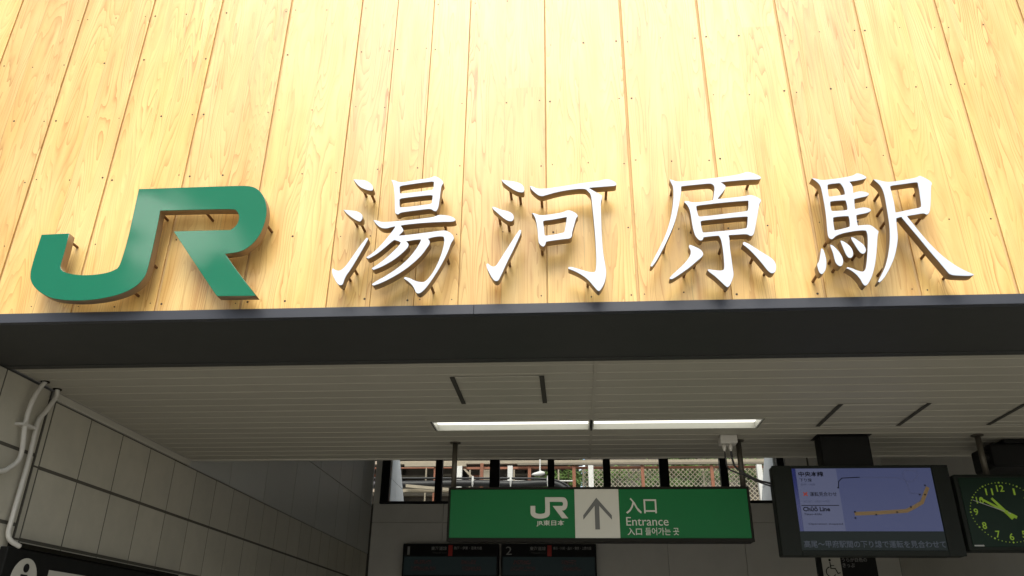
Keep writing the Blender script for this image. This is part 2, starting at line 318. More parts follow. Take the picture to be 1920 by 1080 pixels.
# outlines of the sign letters in millimetres on the wall (x, z): strokes -> loops (first outer, then holes); standoff pins
LETTERS = {
 'yu': ([[[[-1130,3895],[-1100,3891],[-1064,3887],[-1040,3872],[-1022,3853],[-1015,3829],[-1021,3819],[-1042,3822],[-1074,3835],[-1097,3852],[-1116,3875]]],[[[-1165,3708],[-1127,3702],[-1096,3698],[-1071,3685],[-1058,3669],[-1057,3646],[-1068,3632],[-1087,3639],[-1116,3659],[-1146,3686]]],[[[-1025,3537],[-1016,3532],[-1017,3522],[-1040,3468],[-1065,3410],[-1092,3352],[-1115,3313],[-1121,3274],[-1130,3267],[-1146,3271],[-1166,3300],[-1182,3329],[-1188,3355],[-1183,3365],[-1169,3354],[-1148,3348],[-1127,3364],[-1109,3391],[-1081,3443],[-1053,3494]]],[[[-923,3884],[-905,3881],[-882,3868],[-856,3866],[-781,3879],[-712,3888],[-692,3900],[-671,3891],[-646,3869],[-640,3851],[-651,3836],[-654,3796],[-657,3741],[-661,3699],[-671,3681],[-684,3684],[-700,3698],[-742,3694],[-809,3686],[-859,3680],[-869,3669],[-883,3673],[-889,3687],[-895,3765],[-905,3837],[-914,3865]],[[-875,3844],[-692,3867],[-693,3813],[-870,3794]],[[-870,3766],[-694,3783],[-697,3727],[-865,3709]]],[[[-999,3640],[-981,3637],[-953,3626],[-900,3627],[-806,3634],[-712,3644],[-679,3649],[-659,3660],[-632,3659],[-599,3653],[-571,3637],[-567,3624],[-580,3616],[-637,3617],[-717,3615],[-791,3610],[-844,3604],[-852,3601],[-839,3584],[-835,3570],[-846,3556],[-858,3543],[-800,3547],[-701,3559],[-641,3566],[-618,3567],[-594,3556],[-573,3533],[-571,3514],[-585,3492],[-593,3459],[-611,3408],[-637,3351],[-667,3295],[-696,3246],[-720,3219],[-736,3212],[-749,3219],[-757,3240],[-771,3262],[-795,3284],[-815,3298],[-810,3307],[-783,3299],[-756,3283],[-724,3275],[-704,3278],[-680,3309],[-657,3352],[-637,3409],[-623,3467],[-619,3512],[-625,3530],[-646,3533],[-686,3527],[-705,3520],[-694,3506],[-695,3488],[-706,3470],[-727,3433],[-763,3391],[-813,3345],[-869,3307],[-925,3276],[-966,3261],[-975,3270],[-952,3288],[-902,3318],[-846,3360],[-797,3410],[-764,3460],[-744,3500],[-741,3517],[-771,3516],[-804,3510],[-817,3508],[-803,3495],[-803,3478],[-820,3454],[-851,3422],[-888,3393],[-932,3366],[-973,3349],[-984,3358],[-953,3381],[-916,3413],[-880,3452],[-852,3485],[-844,3503],[-857,3511],[-879,3519],[-900,3501],[-934,3465],[-971,3433],[-1005,3413],[-1018,3422],[-991,3441],[-961,3473],[-931,3513],[-904,3554],[-883,3587],[-881,3598],[-897,3595],[-923,3587],[-950,3589],[-972,3605],[-987,3622]]]],
  [[-1087,3864],[-1039,3833],[-1119,3677],[-1075,3646],[-1093,3392],[-1125,3354],[-1156,3309],[-665,3813],[-638,3649],[-864,3467],[-612,3441],[-684,3277]]),
 'ka': ([[[[-334,3864],[-305,3857],[-265,3850],[-234,3838],[-217,3820],[-212,3796],[-217,3781],[-241,3782],[-271,3799],[-305,3827],[-329,3850]]],[[[-380,3700],[-363,3697],[-333,3680],[-300,3672],[-276,3659],[-266,3640],[-267,3617],[-279,3608],[-299,3613],[-325,3634],[-352,3662],[-376,3686]]],[[[-236,3560],[-228,3556],[-228,3541],[-242,3504],[-267,3443],[-296,3378],[-317,3325],[-330,3294],[-339,3273],[-355,3271],[-368,3284],[-385,3316],[-398,3345],[-402,3367],[-394,3372],[-382,3359],[-366,3351],[-353,3357],[-341,3376],[-316,3422],[-287,3472],[-255,3531]]],[[[-185,3819],[-167,3815],[-144,3800],[-97,3800],[-3,3813],[97,3829],[171,3836],[211,3848],[237,3842],[263,3825],[266,3811],[259,3803],[209,3801],[156,3798],[123,3796],[149,3776],[171,3761],[190,3747],[186,3724],[180,3705],[179,3622],[178,3510],[181,3416],[188,3358],[193,3316],[190,3281],[181,3246],[164,3215],[154,3205],[145,3209],[130,3230],[100,3272],[64,3301],[32,3320],[6,3331],[8,3342],[27,3341],[64,3327],[108,3311],[130,3309],[141,3314],[146,3359],[147,3438],[144,3548],[138,3661],[133,3753],[119,3773],[103,3793],[30,3789],[-44,3776],[-97,3760],[-120,3753],[-140,3759],[-160,3779],[-178,3799]]],[[[-175,3656],[-154,3652],[-131,3639],[-72,3645],[-12,3655],[7,3667],[30,3663],[56,3645],[62,3629],[52,3618],[41,3574],[29,3530],[30,3515],[20,3500],[-9,3498],[-60,3492],[-102,3486],[-106,3467],[-116,3457],[-128,3464],[-138,3479],[-141,3498],[-144,3557],[-152,3610],[-160,3637]],[[-117,3607],[-59,3613],[5,3626],[1,3590],[-9,3537],[-60,3526],[-109,3520],[-112,3564]]]],
  [[-289,3820],[-239,3790],[-347,3671],[-298,3627],[-293,3418],[-316,3384],[-125,3769],[214,3805],[-125,3481],[103,3292]]),
 'hara': ([[[[539,3834],[555,3828],[577,3817],[649,3822],[754,3832],[846,3843],[906,3854],[933,3866],[958,3860],[995,3839],[1003,3827],[995,3815],[940,3816],[869,3812],[820,3808],[797,3806],[818,3787],[818,3772],[804,3749],[782,3723],[771,3707],[832,3712],[910,3720],[936,3727],[961,3717],[984,3699],[986,3686],[975,3675],[963,3627],[945,3561],[929,3503],[918,3489],[906,3489],[895,3500],[847,3498],[803,3496],[806,3477],[802,3427],[804,3370],[804,3314],[806,3279],[796,3252],[781,3221],[769,3211],[759,3219],[740,3243],[713,3275],[687,3298],[682,3309],[692,3311],[728,3303],[756,3303],[764,3312],[767,3357],[768,3421],[765,3471],[756,3495],[722,3493],[680,3488],[676,3474],[664,3469],[651,3478],[638,3504],[632,3548],[629,3608],[627,3645],[617,3676],[602,3693],[606,3702],[622,3700],[644,3691],[702,3694],[747,3701],[754,3732],[762,3770],[760,3789],[745,3801],[692,3797],[594,3789],[593,3760],[583,3715],[567,3647],[545,3573],[510,3493],[470,3415],[438,3359],[417,3331],[408,3335],[423,3366],[459,3433],[496,3508],[524,3589],[543,3670],[552,3739],[554,3789],[544,3812]],[[658,3670],[739,3679],[830,3687],[923,3692],[915,3632],[823,3622],[733,3612],[666,3606]],[[672,3582],[756,3589],[846,3597],[909,3600],[898,3533],[813,3524],[737,3519],[678,3514]]],[[[608,3448],[620,3445],[644,3432],[664,3417],[672,3395],[664,3380],[634,3354],[594,3319],[548,3286],[509,3260],[497,3263],[499,3273],[531,3304],[564,3334],[595,3369],[610,3397],[611,3418],[603,3436]]],[[[871,3457],[886,3453],[915,3431],[948,3402],[982,3376],[1004,3354],[1013,3330],[1010,3302],[1001,3285],[985,3280],[971,3292],[951,3328],[921,3378],[889,3421],[866,3443]]]],
  [[558,3815],[955,3841],[494,3475],[586,3334],[641,3383],[926,3405],[983,3335],[782,3252],[645,3587],[774,3460]]),
 'eki': ([[[[1252,3814],[1271,3812],[1295,3801],[1327,3802],[1398,3810],[1460,3822],[1478,3836],[1497,3832],[1522,3815],[1523,3805],[1510,3798],[1471,3790],[1435,3786],[1447,3764],[1445,3742],[1443,3719],[1460,3726],[1485,3729],[1515,3719],[1519,3709],[1508,3698],[1479,3692],[1441,3684],[1436,3626],[1456,3631],[1482,3636],[1508,3627],[1512,3616],[1501,3605],[1469,3597],[1435,3591],[1432,3532],[1458,3534],[1492,3536],[1510,3518],[1527,3496],[1518,3478],[1502,3407],[1484,3338],[1465,3283],[1442,3236],[1422,3209],[1411,3204],[1402,3213],[1395,3241],[1376,3272],[1353,3293],[1339,3299],[1346,3306],[1369,3298],[1390,3285],[1413,3278],[1427,3288],[1439,3325],[1453,3381],[1466,3444],[1471,3486],[1467,3502],[1447,3505],[1397,3499],[1352,3490],[1319,3477],[1301,3459],[1289,3460],[1281,3474],[1283,3514],[1290,3586],[1292,3660],[1292,3721],[1290,3766],[1277,3790]],[[1324,3774],[1387,3780],[1397,3763],[1402,3736],[1402,3711],[1320,3701]],[[1321,3674],[1400,3679],[1401,3621],[1319,3617]],[[1321,3583],[1400,3588],[1396,3526],[1317,3507]]],[[[1239,3411],[1248,3407],[1252,3379],[1254,3344],[1246,3303],[1233,3279],[1220,3270],[1210,3277],[1206,3304],[1206,3326],[1218,3338],[1228,3373]]],[[[1284,3430],[1296,3426],[1311,3406],[1325,3381],[1333,3352],[1330,3328],[1320,3311],[1308,3311],[1295,3326],[1292,3350],[1291,3385],[1285,3413]]],[[[1336,3451],[1348,3449],[1367,3432],[1382,3411],[1387,3386],[1381,3362],[1369,3353],[1357,3357],[1349,3376],[1344,3405],[1338,3433]]],[[[1390,3469],[1403,3466],[1424,3445],[1442,3427],[1450,3402],[1445,3384],[1433,3374],[1421,3378],[1410,3399],[1400,3428],[1390,3453]]],[[[1554,3797],[1572,3794],[1601,3782],[1632,3777],[1696,3786],[1768,3799],[1783,3810],[1800,3801],[1829,3777],[1835,3762],[1826,3747],[1810,3673],[1795,3614],[1784,3589],[1770,3582],[1760,3592],[1718,3584],[1676,3578],[1692,3545],[1722,3479],[1761,3407],[1802,3347],[1850,3297],[1896,3265],[1921,3251],[1909,3244],[1857,3246],[1811,3251],[1798,3275],[1778,3316],[1748,3372],[1710,3451],[1675,3520],[1653,3564],[1649,3574],[1623,3567],[1617,3518],[1612,3461],[1595,3405],[1573,3349],[1542,3295],[1505,3241],[1480,3220],[1474,3225],[1493,3255],[1522,3302],[1547,3364],[1568,3434],[1581,3505],[1586,3562],[1589,3628],[1592,3695],[1588,3741],[1577,3767],[1559,3789]],[[1628,3754],[1692,3762],[1766,3772],[1764,3719],[1756,3626],[1694,3614],[1626,3599],[1630,3649],[1629,3709]]]],
  [[1306,3792],[1595,3748],[1591,3656],[1597,3585],[1799,3772],[1775,3605],[1760,3408],[1840,3292],[1533,3317],[1216,3293],[1309,3391],[1320,3344],[1425,3409],[1302,3489]]),
 'jr': ([[[[-2796,3607],[-2642,3610],[-2639,3520],[-2640,3438],[-2640,3413],[-2626,3389],[-2591,3372],[-2535,3361],[-2475,3358],[-2408,3363],[-2359,3374],[-2326,3393],[-2317,3413],[-2313,3453],[-2308,3544],[-2311,3695],[-2316,3876],[-2195,3876],[-1961,3877],[-1768,3877],[-1698,3874],[-1658,3860],[-1618,3823],[-1589,3766],[-1576,3706],[-1577,3647],[-1589,3581],[-1615,3528],[-1653,3488],[-1694,3469],[-1762,3463],[-1694,3377],[-1560,3220],[-1762,3222],[-1775,3234],[-2066,3605],[-1912,3605],[-1757,3604],[-1731,3626],[-1721,3660],[-1725,3694],[-1743,3722],[-1763,3731],[-1935,3733],[-2165,3734],[-2161,3623],[-2159,3506],[-2160,3369],[-2170,3329],[-2204,3283],[-2263,3249],[-2339,3227],[-2424,3215],[-2505,3213],[-2573,3219],[-2635,3229],[-2695,3255],[-2746,3292],[-2780,3332],[-2795,3377],[-2798,3434],[-2798,3516]]]],
  [[-2669,3594],[-2189,3749],[-1931,3739],[-1587,3657],[-2192,3458],[-2256,3292]]),
}

# ================================================================== SETTING
CZ = 3.153; WX = -3.414; RX = 5.2; BY = 10.0
# ground and floor
MB().box(-400, 400, -400, 0.30, -.3, 0).build('ground', 'plaza')['kind'] = 'structure'
MB().box(-400, 400, 10.3, 400, -.3, -.01).build('ground', 'plaza')['kind'] = 'structure'
MB().box(-400, -3.9, .30, 10.3, -.3, -.005).build('ground', 'plaza')['kind'] = 'structure'
MB().box(5.5, 400, .30, 10.3, -.3, -.005).build('ground', 'plaza')['kind'] = 'structure'
MB().box(WX - .4, RX + .2, .301, 10.299, -.3, .004).build('hall_floor', 'floor')['kind'] = 'structure'

# ------------------------------------------------------------------ wooden upper wall
wall = thing('wooden_wall', 'tall wall of golden plywood panels with vertical joints above the entrance beam', 'wall', (0, 0, 3.2))
PW = .455; PX0 = -3.514; WZ0, WZ1 = 3.2, 7.2
edges = [k for k in range(-5, 6)] + [5.5, 6.0] + [6.5 + k for k in range(0, 13)]
gapw = lambda k: .0022 if k in (5.5, 6.0) else .004 if k in (6.5,) else .006 if k in (5, 7.5) else .014
MB().box(PX0 - 5 * PW - .02, PX0 + 18.5 * PW + .02,   .011, .07, WZ0 + .001, WZ1).build('backing_board', 'groove', wall)
screws = MB()
for a, b in zip(edges[:-1], edges[1:]):
    xa = PX0 + a * PW + gapw(a) / 2; xb = PX0 + b * PW - gapw(b) / 2; wd = xb - xa
    pr = random.uniform(-.0012, .0012)
    mbp = MB().box(0, wd, pr, .0105, 0, WZ1 - WZ0 - .003)
    me = mbp.mesh('wood_panel', 'wood'); p = link('wood_panel', me, wall, (xa, 0, WZ0 + .003))
    mo = p.modifiers.new('bevel', 'BEVEL'); mo.width = .0018; mo.segments = 2
    for zr in (3.238, 3.62, 4.035, 4.47, 4.89, 5.25, 5.65, 6.05):
        us = [.026, wd - .026] + ([wd * .5] if wd > .3 else [])
        for u in us:
            if random.random() < .38: continue
            sx, sz = xa + u + random.uniform(-.006, .006), zr + random.uniform(-.012, .012)
            r = random.choice((.0032, .004, .0045, .006))
            screws.tube([(sx, pr + .002, sz), (sx, pr - .0012, sz)], r, 8)
sc_o = screws.build('screw_heads', 'screw', wall); sc_o['kind'] = 'stuff'
# storey behind the cladding
MB().box(-5.85, 5.45, .075, 3.18, 3.42, 7.15).build('upper_storey', 'roof')['kind'] = 'structure'

# ------------------------------------------------------------------ entrance beam
beam = thing('entrance_beam', 'long dark grey metal beam across the top of the entrance under the wood', 'beam', (0, 0, 3.147))
fx = [-5.85, -3.2, -.472, 2.26, 5.45]
for a, b in zip(fx[:-1], fx[1:]):
    MB().box(a + .0006, b - .0006, -.015, .02, 3.147, 3.1995).build('fascia_panel', 'fascia', beam, bevel=.0015)
box('soffit_panel', 'soffit', beam, -5.85, 5.45, .0205, .640, 3.147, 3.165, .0015)
box('soffit_edge', 'soffit', beam, -5.85, 5.45, .642, .700, 3.143, 3.168, .002)
box('beam_core', 'soffit', beam, -5.84, 5.44, .03, .69, 3.170, 3.41)

# ------------------------------------------------------------------ ceiling of slats
ceil = struct(MB().box(WX + .012, RX, .702, 3.19, CZ + .16, CZ + .2).build('ceiling', 'slatb'))
def slat(x0, x1, y0, y1):
    a, b = y0 + .0004, y1 - .0004
    pts = [(a, CZ + .004), (a + .004, CZ), (b, CZ), (b, CZ + .02), (a, CZ + .02)]
    return MB().prism(pts, x0, x1, 'x').build('ceiling_slat', 'slat', ceil)
SEAM = .158
LX0, LX1 = -1.035, 1.395
ys = [.704] + [.776 + .15 * k for k in range(0, 17)]
ys = [y for y in ys if y < 3.17] + [3.178]
for a, b in zip(ys[:-1], ys[1:]):
    lampband = 1.97 < a < 2.2
    segs = [(WX + .022, SEAM - .005), (SEAM + .005, RX)]
    if lampband: segs = [(WX + .022, LX0), (LX1, RX)]
    for s0, s1 in segs:
        slat(s0, s1, a, b)
        MB().box(s0, s1, b - .003, b + .003, CZ - .0036, CZ - .0004).build('joint_glint', 'glint', ceil)  # strip whose pale colour paints in light caught at the slat joint
MB().box(SEAM - .009, SEAM + .009, .704, 1.974, CZ - .006, CZ - .0039).build('ceiling_joint', 'slat', ceil)
MB().box(SEAM - .009, SEAM + .009, 2.278, 3.177, CZ - .006, CZ - .0039).build('ceiling_joint', 'slat', ceil)
MB().box(WX + .012, RX, 3.18, 3.215, CZ - .008, CZ + .06).build('ceiling_edge_trim', 'trim', ceil, bevel=.003)
MB().box(WX + .014, WX + .021, 1.15, 3.177, CZ - .001, CZ + .02).build('ceiling_side_trim', 'trim', ceil)

# ------------------------------------------------------------------ left tiled wall
lw = thing('tiled_wall', 'long side wall of beige grey tiles running into the hall on the left', 'wall', (WX, 1.16, 0))
box('wall_core', 'grout', lw, WX - .30, WX - .004, 1.152, BY + .25, .004, 3.095)
TP, TH = .4325, .4435
tz = [2.657 + TH - TH * k for k in range(8)]
tile_mesh = MB().box(-.0035, 0, -TP / 2 + .006, TP / 2 - .006, -TH / 2 + .011, TH / 2 - .011).mesh('tile', 'tile')
def bev(o, wdt=.0012):
    mo = o.modifiers.new('bevel', 'BEVEL'); mo.width = wdt; mo.segments = 2; return o
ncol = int((BY - 1.211) / TP)
for k in range(ncol):
    for zt in tz[:-1]:
        bev(link('tile', tile_mesh, lw, (WX + random.uniform(0, .0008), 1.211 + TP * (k + .5), zt - TH / 2)))
slim = MB().box(-.0035, 0, -.020, .020, -TH / 2 + .006, TH / 2 - .006).mesh('tile', 'tile')
for zt in tz[:-1]: bev(link('tile', slim, lw, (WX, 1.183, zt - TH / 2)))
MB().box(WX - .012, WX + .012, 1.165, 3.2, 3.101, CZ - .002).build('cove_trim', 'trim', lw, bevel=.003)
# front piece of the wall, courses not aligned with the inner part
lw2 = thing('entrance_wall_end', 'tiled wall end beside the conduits at the left edge of the entrance', 'wall', (WX, .6, 0))
F = WX + .010
box('wall_core', 'grout', lw2, -3.95, F - .0045, .03, 1.130, .006, 3.140)
for (y0, y1) in ((.032, .250), (.250, .684), (.684, 1.128)):
    zt = 3.150
    for k in range(8):
        zb = 2.719 - .4285 * k if k < 7 else 0
        zb = max(zb, .01)
        if zt - zb > .05:
            MB().box(F - .004, F, y0 + .006, y1 - .006, zb + .011, min(zt - .011, 3.1415)).build('tile', 'tile', lw2, bevel=.0012)
        zt = zb
# front of that wall end
for k in range(7):
    zt = 3.13 - .4435 * k
    MB().box(-3.94, F - .006, .016, .029, max(.01, zt - .4375), zt).build('tile', 'tile', lw2, bevel=.003)
# glossy panels above the tiles in the hall behind the ceiling edge
up_ = thing('upper_side_panels', 'pale glossy panels above the tiles where the hall rises on the left', 'wall', (WX, 6, 3.1))
box('panel_core', 'grout', up_, WX - .3, WX - .035, 3.22, BY, 3.10, 5.0)
yy = [3.22, 4.15, 5.1, 6.05, 7.0, 7.95, 8.6, 9.25, BY - .02]
for a, b in zip(yy[:-1], yy[1:]):
    for z0, z1 in ((3.105, 3.88), (3.885, 5.0)):
        MB().box(WX - .034, WX - .02, a + .003, b - .003, z0 + .002, z1 - .002).build('panel', 'pane', up_, bevel=.003)

# ------------------------------------------------------------------ hall behind: back wall, right wall, roof
hall = thing('hall_back_wall', 'grey panelled wall at the back of the hall below the window band', 'wall', (0, BY, 0))
box('wall_core', 'grout', hall, WX - .3, RX + .2, BY + .03, BY + .25, .004, 3.93)
pxs = [WX + .002, -2.19, -.95, .3, 1.55, 2.8, 4.05, RX]
for a, b in zip(pxs[:-1], pxs[1:]):
    for z0, z1 in ((.01, 1.25), (1.25, 2.45), (2.45, 3.615), (3.615, 3.93)):
        MB().box(a + .003, b - .003, BY, BY + .028, z0 + .003, z1 - .003).build('panel', 'back', hall, bevel=.002)
box('upper_panel', 'back', hall, 3.62, RX + .2, BY, BY + .25, 3.932, 5.0, .002)
box('upper_strip', 'back', hall, WX - .3, 3.618, BY, BY + .25, 4.92, 5.0)
rw = thing('hall_right_wall', 'plain pale side wall of the hall on the far right', 'wall', (RX, 5, 0))
box('wall_core', 'back', rw, RX + .002, RX + .2, .30, BY - .002, .006, 5.0)
struct(MB().box(-5.85, WX + .008, .702, 3.18, 3.1565, 3.416).build('leak_infill', 'roof'))  # unseen filler, added beside the ceiling void to block leaking sky light
struct(MB().box(RX + .003, 5.45, .702, 3.18, 3.1, 3.416).build('leak_infill', 'roof'))
struct(MB().box(WX - .32, RX + .22, 3.22, BY + .3, 5.004, 5.12).build('hall_roof', 'roof'))
bh = thing('bulkhead', 'drop wall behind the ceiling edge where the hall rises', 'wall', (0, 3.2, 3.2))
box('bulkhead_board', 'trim', bh, WX - .02, RX, 3.182, 3.216, CZ + .064, 5.0)

# window band
win = thing('window_band', 'row of high windows with black frames at the back of the hall', 'window', (0, BY, 3.95))
mull = [(-3.305, -3.16), (-2.36, -2.24), (-1.41, -1.24), (-.405, -.29), (.546, .668), (1.504, 1.66), (2.524, 2.65), (3.48, 3.595)]
for a, b in mull: box('mullion', 'black', win, a, b, BY - .02, BY + .10, 3.972, 4.90, .004)
box('sill', 'black', win, -3.305, 3.595, BY - .03, BY + .12, 3.932, 3.970, .004)
box('head', 'black', win, -3.305, 3.595, BY - .02, BY + .10, 4.903, 4.918)
box('jamb_panel', 'back', win, WX, -3.308, BY, BY + .1, 3.932, 4.918)
for (a, b), (c, d) in zip(mull[:-1], mull[1:]):
    box('pane', 'glass', win, b + .001, c - .001, BY + .05, BY + .056, 3.972, 4.900)

# ================================================================== LETTERS ON THE WALL
FACE, BACK = -.130, -.078
names = {
 'yu': ('kanji_letter', 'white kanji letter nearest the green logo, with three water drops at its left'),
 'ka': ('kanji_letter', 'white kanji letter with a small square under a long hooked bar'),
 'hara': ('kanji_letter', 'white kanji letter with a cliff-shaped frame over three feet'),
 'eki': ('kanji_letter', 'white kanji letter farthest from the green logo, ending in a long foot')}
def letter(key, name, label, cat, face_m, grp, keep):
    st, pins = LETTERS[key]
    xs = [p[0] for q in st for l in q for p in l]
    zs = [p[1] for q in st for l in q for p in l]
    root = thing(name, label, cat, ((min(xs) + max(xs)) / 2000, 0, min(zs) / 1000), grp)
    off = ORG[root.name]
    for loops in st:
        lp = [round_loop([(p[0] / 1000, p[1] / 1000) for p in l], keep, 2) for l in loops]
        me = extrude_loops('stroke', lp, FACE, BACK, .0016)
        me.transform(Matrix.Translation(-off))
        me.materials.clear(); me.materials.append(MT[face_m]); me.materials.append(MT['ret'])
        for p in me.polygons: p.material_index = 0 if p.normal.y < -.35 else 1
        link('stroke' if key != 'jr' else 'letter_body', me, root)
    for px, pz in pins:
        x, z = px / 1000, pz / 1000
        MB().tube([(x, .001, z), (x, BACK + .001, z)], .0072, 10).build('standoff_pin', 'pin', root, smooth=False)
    return root
letter('jr', 'logo_letters', 'big glossy green two-letter railway logo fixed in front of the wood', 'logo', 'green', None, 35)
for k, (n, lab) in names.items(): letter(k, n, lab, 'letter', 'white', 'white station name letters', 60)

# ================================================================== CEILING FITTINGS
def lamp(x0, x1, label):
    t_ = thing('ceiling_lamp', label, 'lamp', ((x0 + x1) / 2, 2.13, CZ), 'strip lamps in the ceiling')
    y0, y1 = 2.008, 2.248; zt = CZ + .040
    box('diffuser', 'tube', t_, x0 + .012, x1 - .012, y0 + .006, y1 - .012, zt, zt + .004)
    # trough walls
    box('trough_wall', 'lampw', t_, x0, x1, y1 - .01, y1, CZ - .004, zt + .006)
    box('trough_wall', 'lampw', t_, x0, x1, y0 - .006, y0 + .004, CZ - .004, zt + .006)
    box('trough_end', 'lampw', t_, x0, x0 + .01, y0 + .005, y1 - .011, CZ - .004, zt + .006)
    box('trough_end', 'lampw', t_, x1 - .01, x1, y0 + .005, y1 - .011, CZ - .004, zt + .006)
    box('lamp_housing', 'lampw', t_, x0, x1, y0 - .006, y1, zt + .008, zt + .06)
    box('flange', 'slat', t_, x0, x1, 1.978, y0 - .008, CZ - .001, CZ + .012)
    box('flange', 'slat', t_, x0, x1, y1 + .002, 2.274, CZ - .001, CZ + .012)
    return t_
lamp(-1.022, SEAM - .012, 'lit white strip lamp in the ceiling, the left of the pair')
lamp(SEAM + .005, 1.383, 'lit white strip lamp in the ceiling, the right of the pair')

def hatch(x0, x1, y0, y1, label):
    h = thing('ceiling_hatch', label, 'hatch', ((x0 + x1) / 2, (y0 + y1) / 2, CZ), 'square access hatches in the ceiling')
    for xa in (x0 - .015, x1 - .015):
        MB().box(xa, xa + .030, y0, y1, CZ - .0065, CZ - .0039).build('slot_shade', 'slotm', h)  # strip below the slats, coloured dark to stand in for shade in a gap
    for ya in (y0, y1): MB().box(x0 + .019, x1 - .019, ya - .004, ya + .004, CZ - .0068, CZ - .0039).build('edge_strip', 'trim', h)
    return h
hatch(-.722, -.168, .973, 1.538, 'ceiling hatch with two dark slots nearest the beam, left of the ceiling joint')
hatch(1.818, 2.392, 1.647, 2.206, 'ceiling hatch with two dark slots above the hanging monitor')
hatch(3.027, 3.60, 1.647, 2.206, 'ceiling hatch partly cut off at the right edge above the clock')

# ------------------------------------------------------------------ hanging entrance sign
SY = 2.557
sg = thing('entrance_sign', 'long green hanging sign with white arrow panel and entrance lettering', 'sign', (.19, SY + .06, 2.38))
X0, X1, Z0, Z1 = -.956, 1.342, 2.376, 2.776
MB().box(X0, X1, SY + .004, SY + .135, Z0, Z1).build('sign_box', 'dark', sg, bevel=.004)
MB().box(X0 + .016, X1 - .016, SY - .004, SY + .003, Z0 + .024, Z1 - .014).build('green_face', 'signg', sg, bevel=.001)
box('frame_rail', 'dark', sg, X0 - .002, X1 + .002, SY - .010, SY + .002, Z1 - .013, Z1 + .003, .002)
box('frame_rail', 'dark', sg, X0 - .002, X1 + .002, SY - .010, SY + .002, Z0 - .003, Z0 + .023, .002)
box('frame_stile', 'dark', sg, X0 - .002, X0 + .015, SY - .009, SY + .002, Z0 + .024, Z1 - .014, .002)
box('frame_stile', 'dark', sg, X1 - .015, X1 + .002, SY - .009, SY + .002, Z0 + .024, Z1 - .014, .002)
box('arrow_panel', 'signw', sg, .021, .357, SY - .0065, SY - .0045, Z0 + .024, Z1 - .014)
ar = [(.187, 2.697), (.300, 2.566), (.300, 2.533), (.207, 2.636), (.207, 2.462), (.172, 2.462), (.172, 2.636), (.084, 2.533), (.084, 2.566)]
MB().prism(ar, SY - .0085, SY - .0070).build('arrow', 'arrow', sg)
# small logo: the wall logo's outline again
st = LETTERS['jr'][0][0][0]
bx0, bx1 = min(p[0] for p in st), max(p[0] for p in st); bz0, bz1 = min(p[1] for p in st), max(p[1] for p in st)
lp = [round_loop([(-.318 + (p[0] - bx0) / (bx1 - bx0) * .288, 2.542 + (p[1] - bz0) / (bz1 - bz0) * .160) for p in st], 35, 2)]
me = extrude_loops('logo_mark', lp, SY - .006, SY - .0045); me.transform(Matrix.Translation(-ORG[sg.name])); me.materials.clear(); me.materials.append(MT['signw'])
link('logo_mark', me, sg)
text(sg, 'lettering', 'JR東日本', -.272, -.061, 2.485, 2.530, SY - .005, 'signw', bold=.012)
text(sg, 'lettering', '入口', .409, .640, 2.578, 2.696, SY - .005, 'signw', bold=.008)
text(sg, 'lettering', 'Entrance', .407, .722, 2.490, 2.553, SY - .005, 'signw')
text(sg, 'lettering', '入口', .412, .520, 2.421, 2.474, SY - .005, 'signw', bold=.015)
text(sg, 'lettering', '들어가는 곳', .545, .795, 2.421, 2.476, SY - .005, 'signw', bold=.008)
for px in (-.930, 1.318):
    p = MB().tube([(px, SY + .06, Z1 + .001), (px, SY + .06, CZ - .012)], .021, 14).build('pole', 'polem', sg, smooth=True)
    MB().tube([(px, SY + .06, CZ - .010), (px, SY + .06, CZ - .003)], .045, 16).build('flange', 'polem', p)
    for s_ in (-1, 1): MB().tube([(px + .03 * s_, SY + .06, CZ - .016), (px + .03 * s_, SY + .06, CZ - .0105)], .006, 8).build('bolt', 'polem', p)

# junction box and its cables
jb = thing('junction_box', 'small white junction box with cable glands on the ceiling beside the sign pole', 'box', (1.215, 2.50, CZ))
MB().box(1.150, 1.278, 2.44, 2.56, 3.090, CZ - .001).build('box_body', 'conduit', jb, bevel=.006)
for x in (1.180, 1.228):
    MB().tube([(x, 2.49, 3.089), (x, 2.49, 3.060), (x, 2.49, 3.035)], [.016, .014, .007], 10).build('cable_gland', 'conduit', jb, smooth=True)
def bez(pts, n=8):
    out = []
    P = [Vector(p) for p in pts]; P = [P[0] * 2 - P[1]] + P + [P[-1] * 2 - P[-2]]
    for i in range(1, len(P) - 2):
        for k in range(n):
            t_ = k / n
            out.append(.5 * ((2 * P[i]) + (-P[i - 1] + P[i + 1]) * t_ + (2 * P[i - 1] - 5 * P[i] + 4 * P[i + 1] - P[i + 2]) * t_ ** 2 + (-P[i - 1] + 3 * P[i] - 3 * P[i + 1] + P[i + 2]) * t_ ** 3))
    out.append(P[-2]); return out
c1 = MB().tube(bez([(1.180, 2.49, 3.034), (1.182, 2.49, 2.96), (1.19, 2.48, 2.905), (1.235, 2.47, 2.872), (1.30, 2.46, 2.845), (1.39, 2.46, 2.800), (1.47, 2.47, 2.772), (1.545, 2.52, 2.762)]), .006, 8).build('cable', 'rubber', None, loc=(1.18, 2.49, 2.8), smooth=True)
tag(c1, 'thin dark cable looping lower from the junction box to the monitor', 'cable', 'cables from junction box to monitor')
c2 = MB().tube(bez([(1.228, 2.49, 3.034), (1.232, 2.49, 2.975), (1.245, 2.48, 2.915), (1.275, 2.455, 2.880), (1.33, 2.445, 2.838), (1.40, 2.445, 2.803), (1.48, 2.46, 2.785), (1.545, 2.52, 2.782)]), .008, 8).build('cable', 'rubber', None, loc=(1.22, 2.49, 2.8), smooth=True)
tag(c2, 'thicker dark cable nearer the sign pole running from the junction box to the monitor', 'cable', 'cables from junction box to monitor')

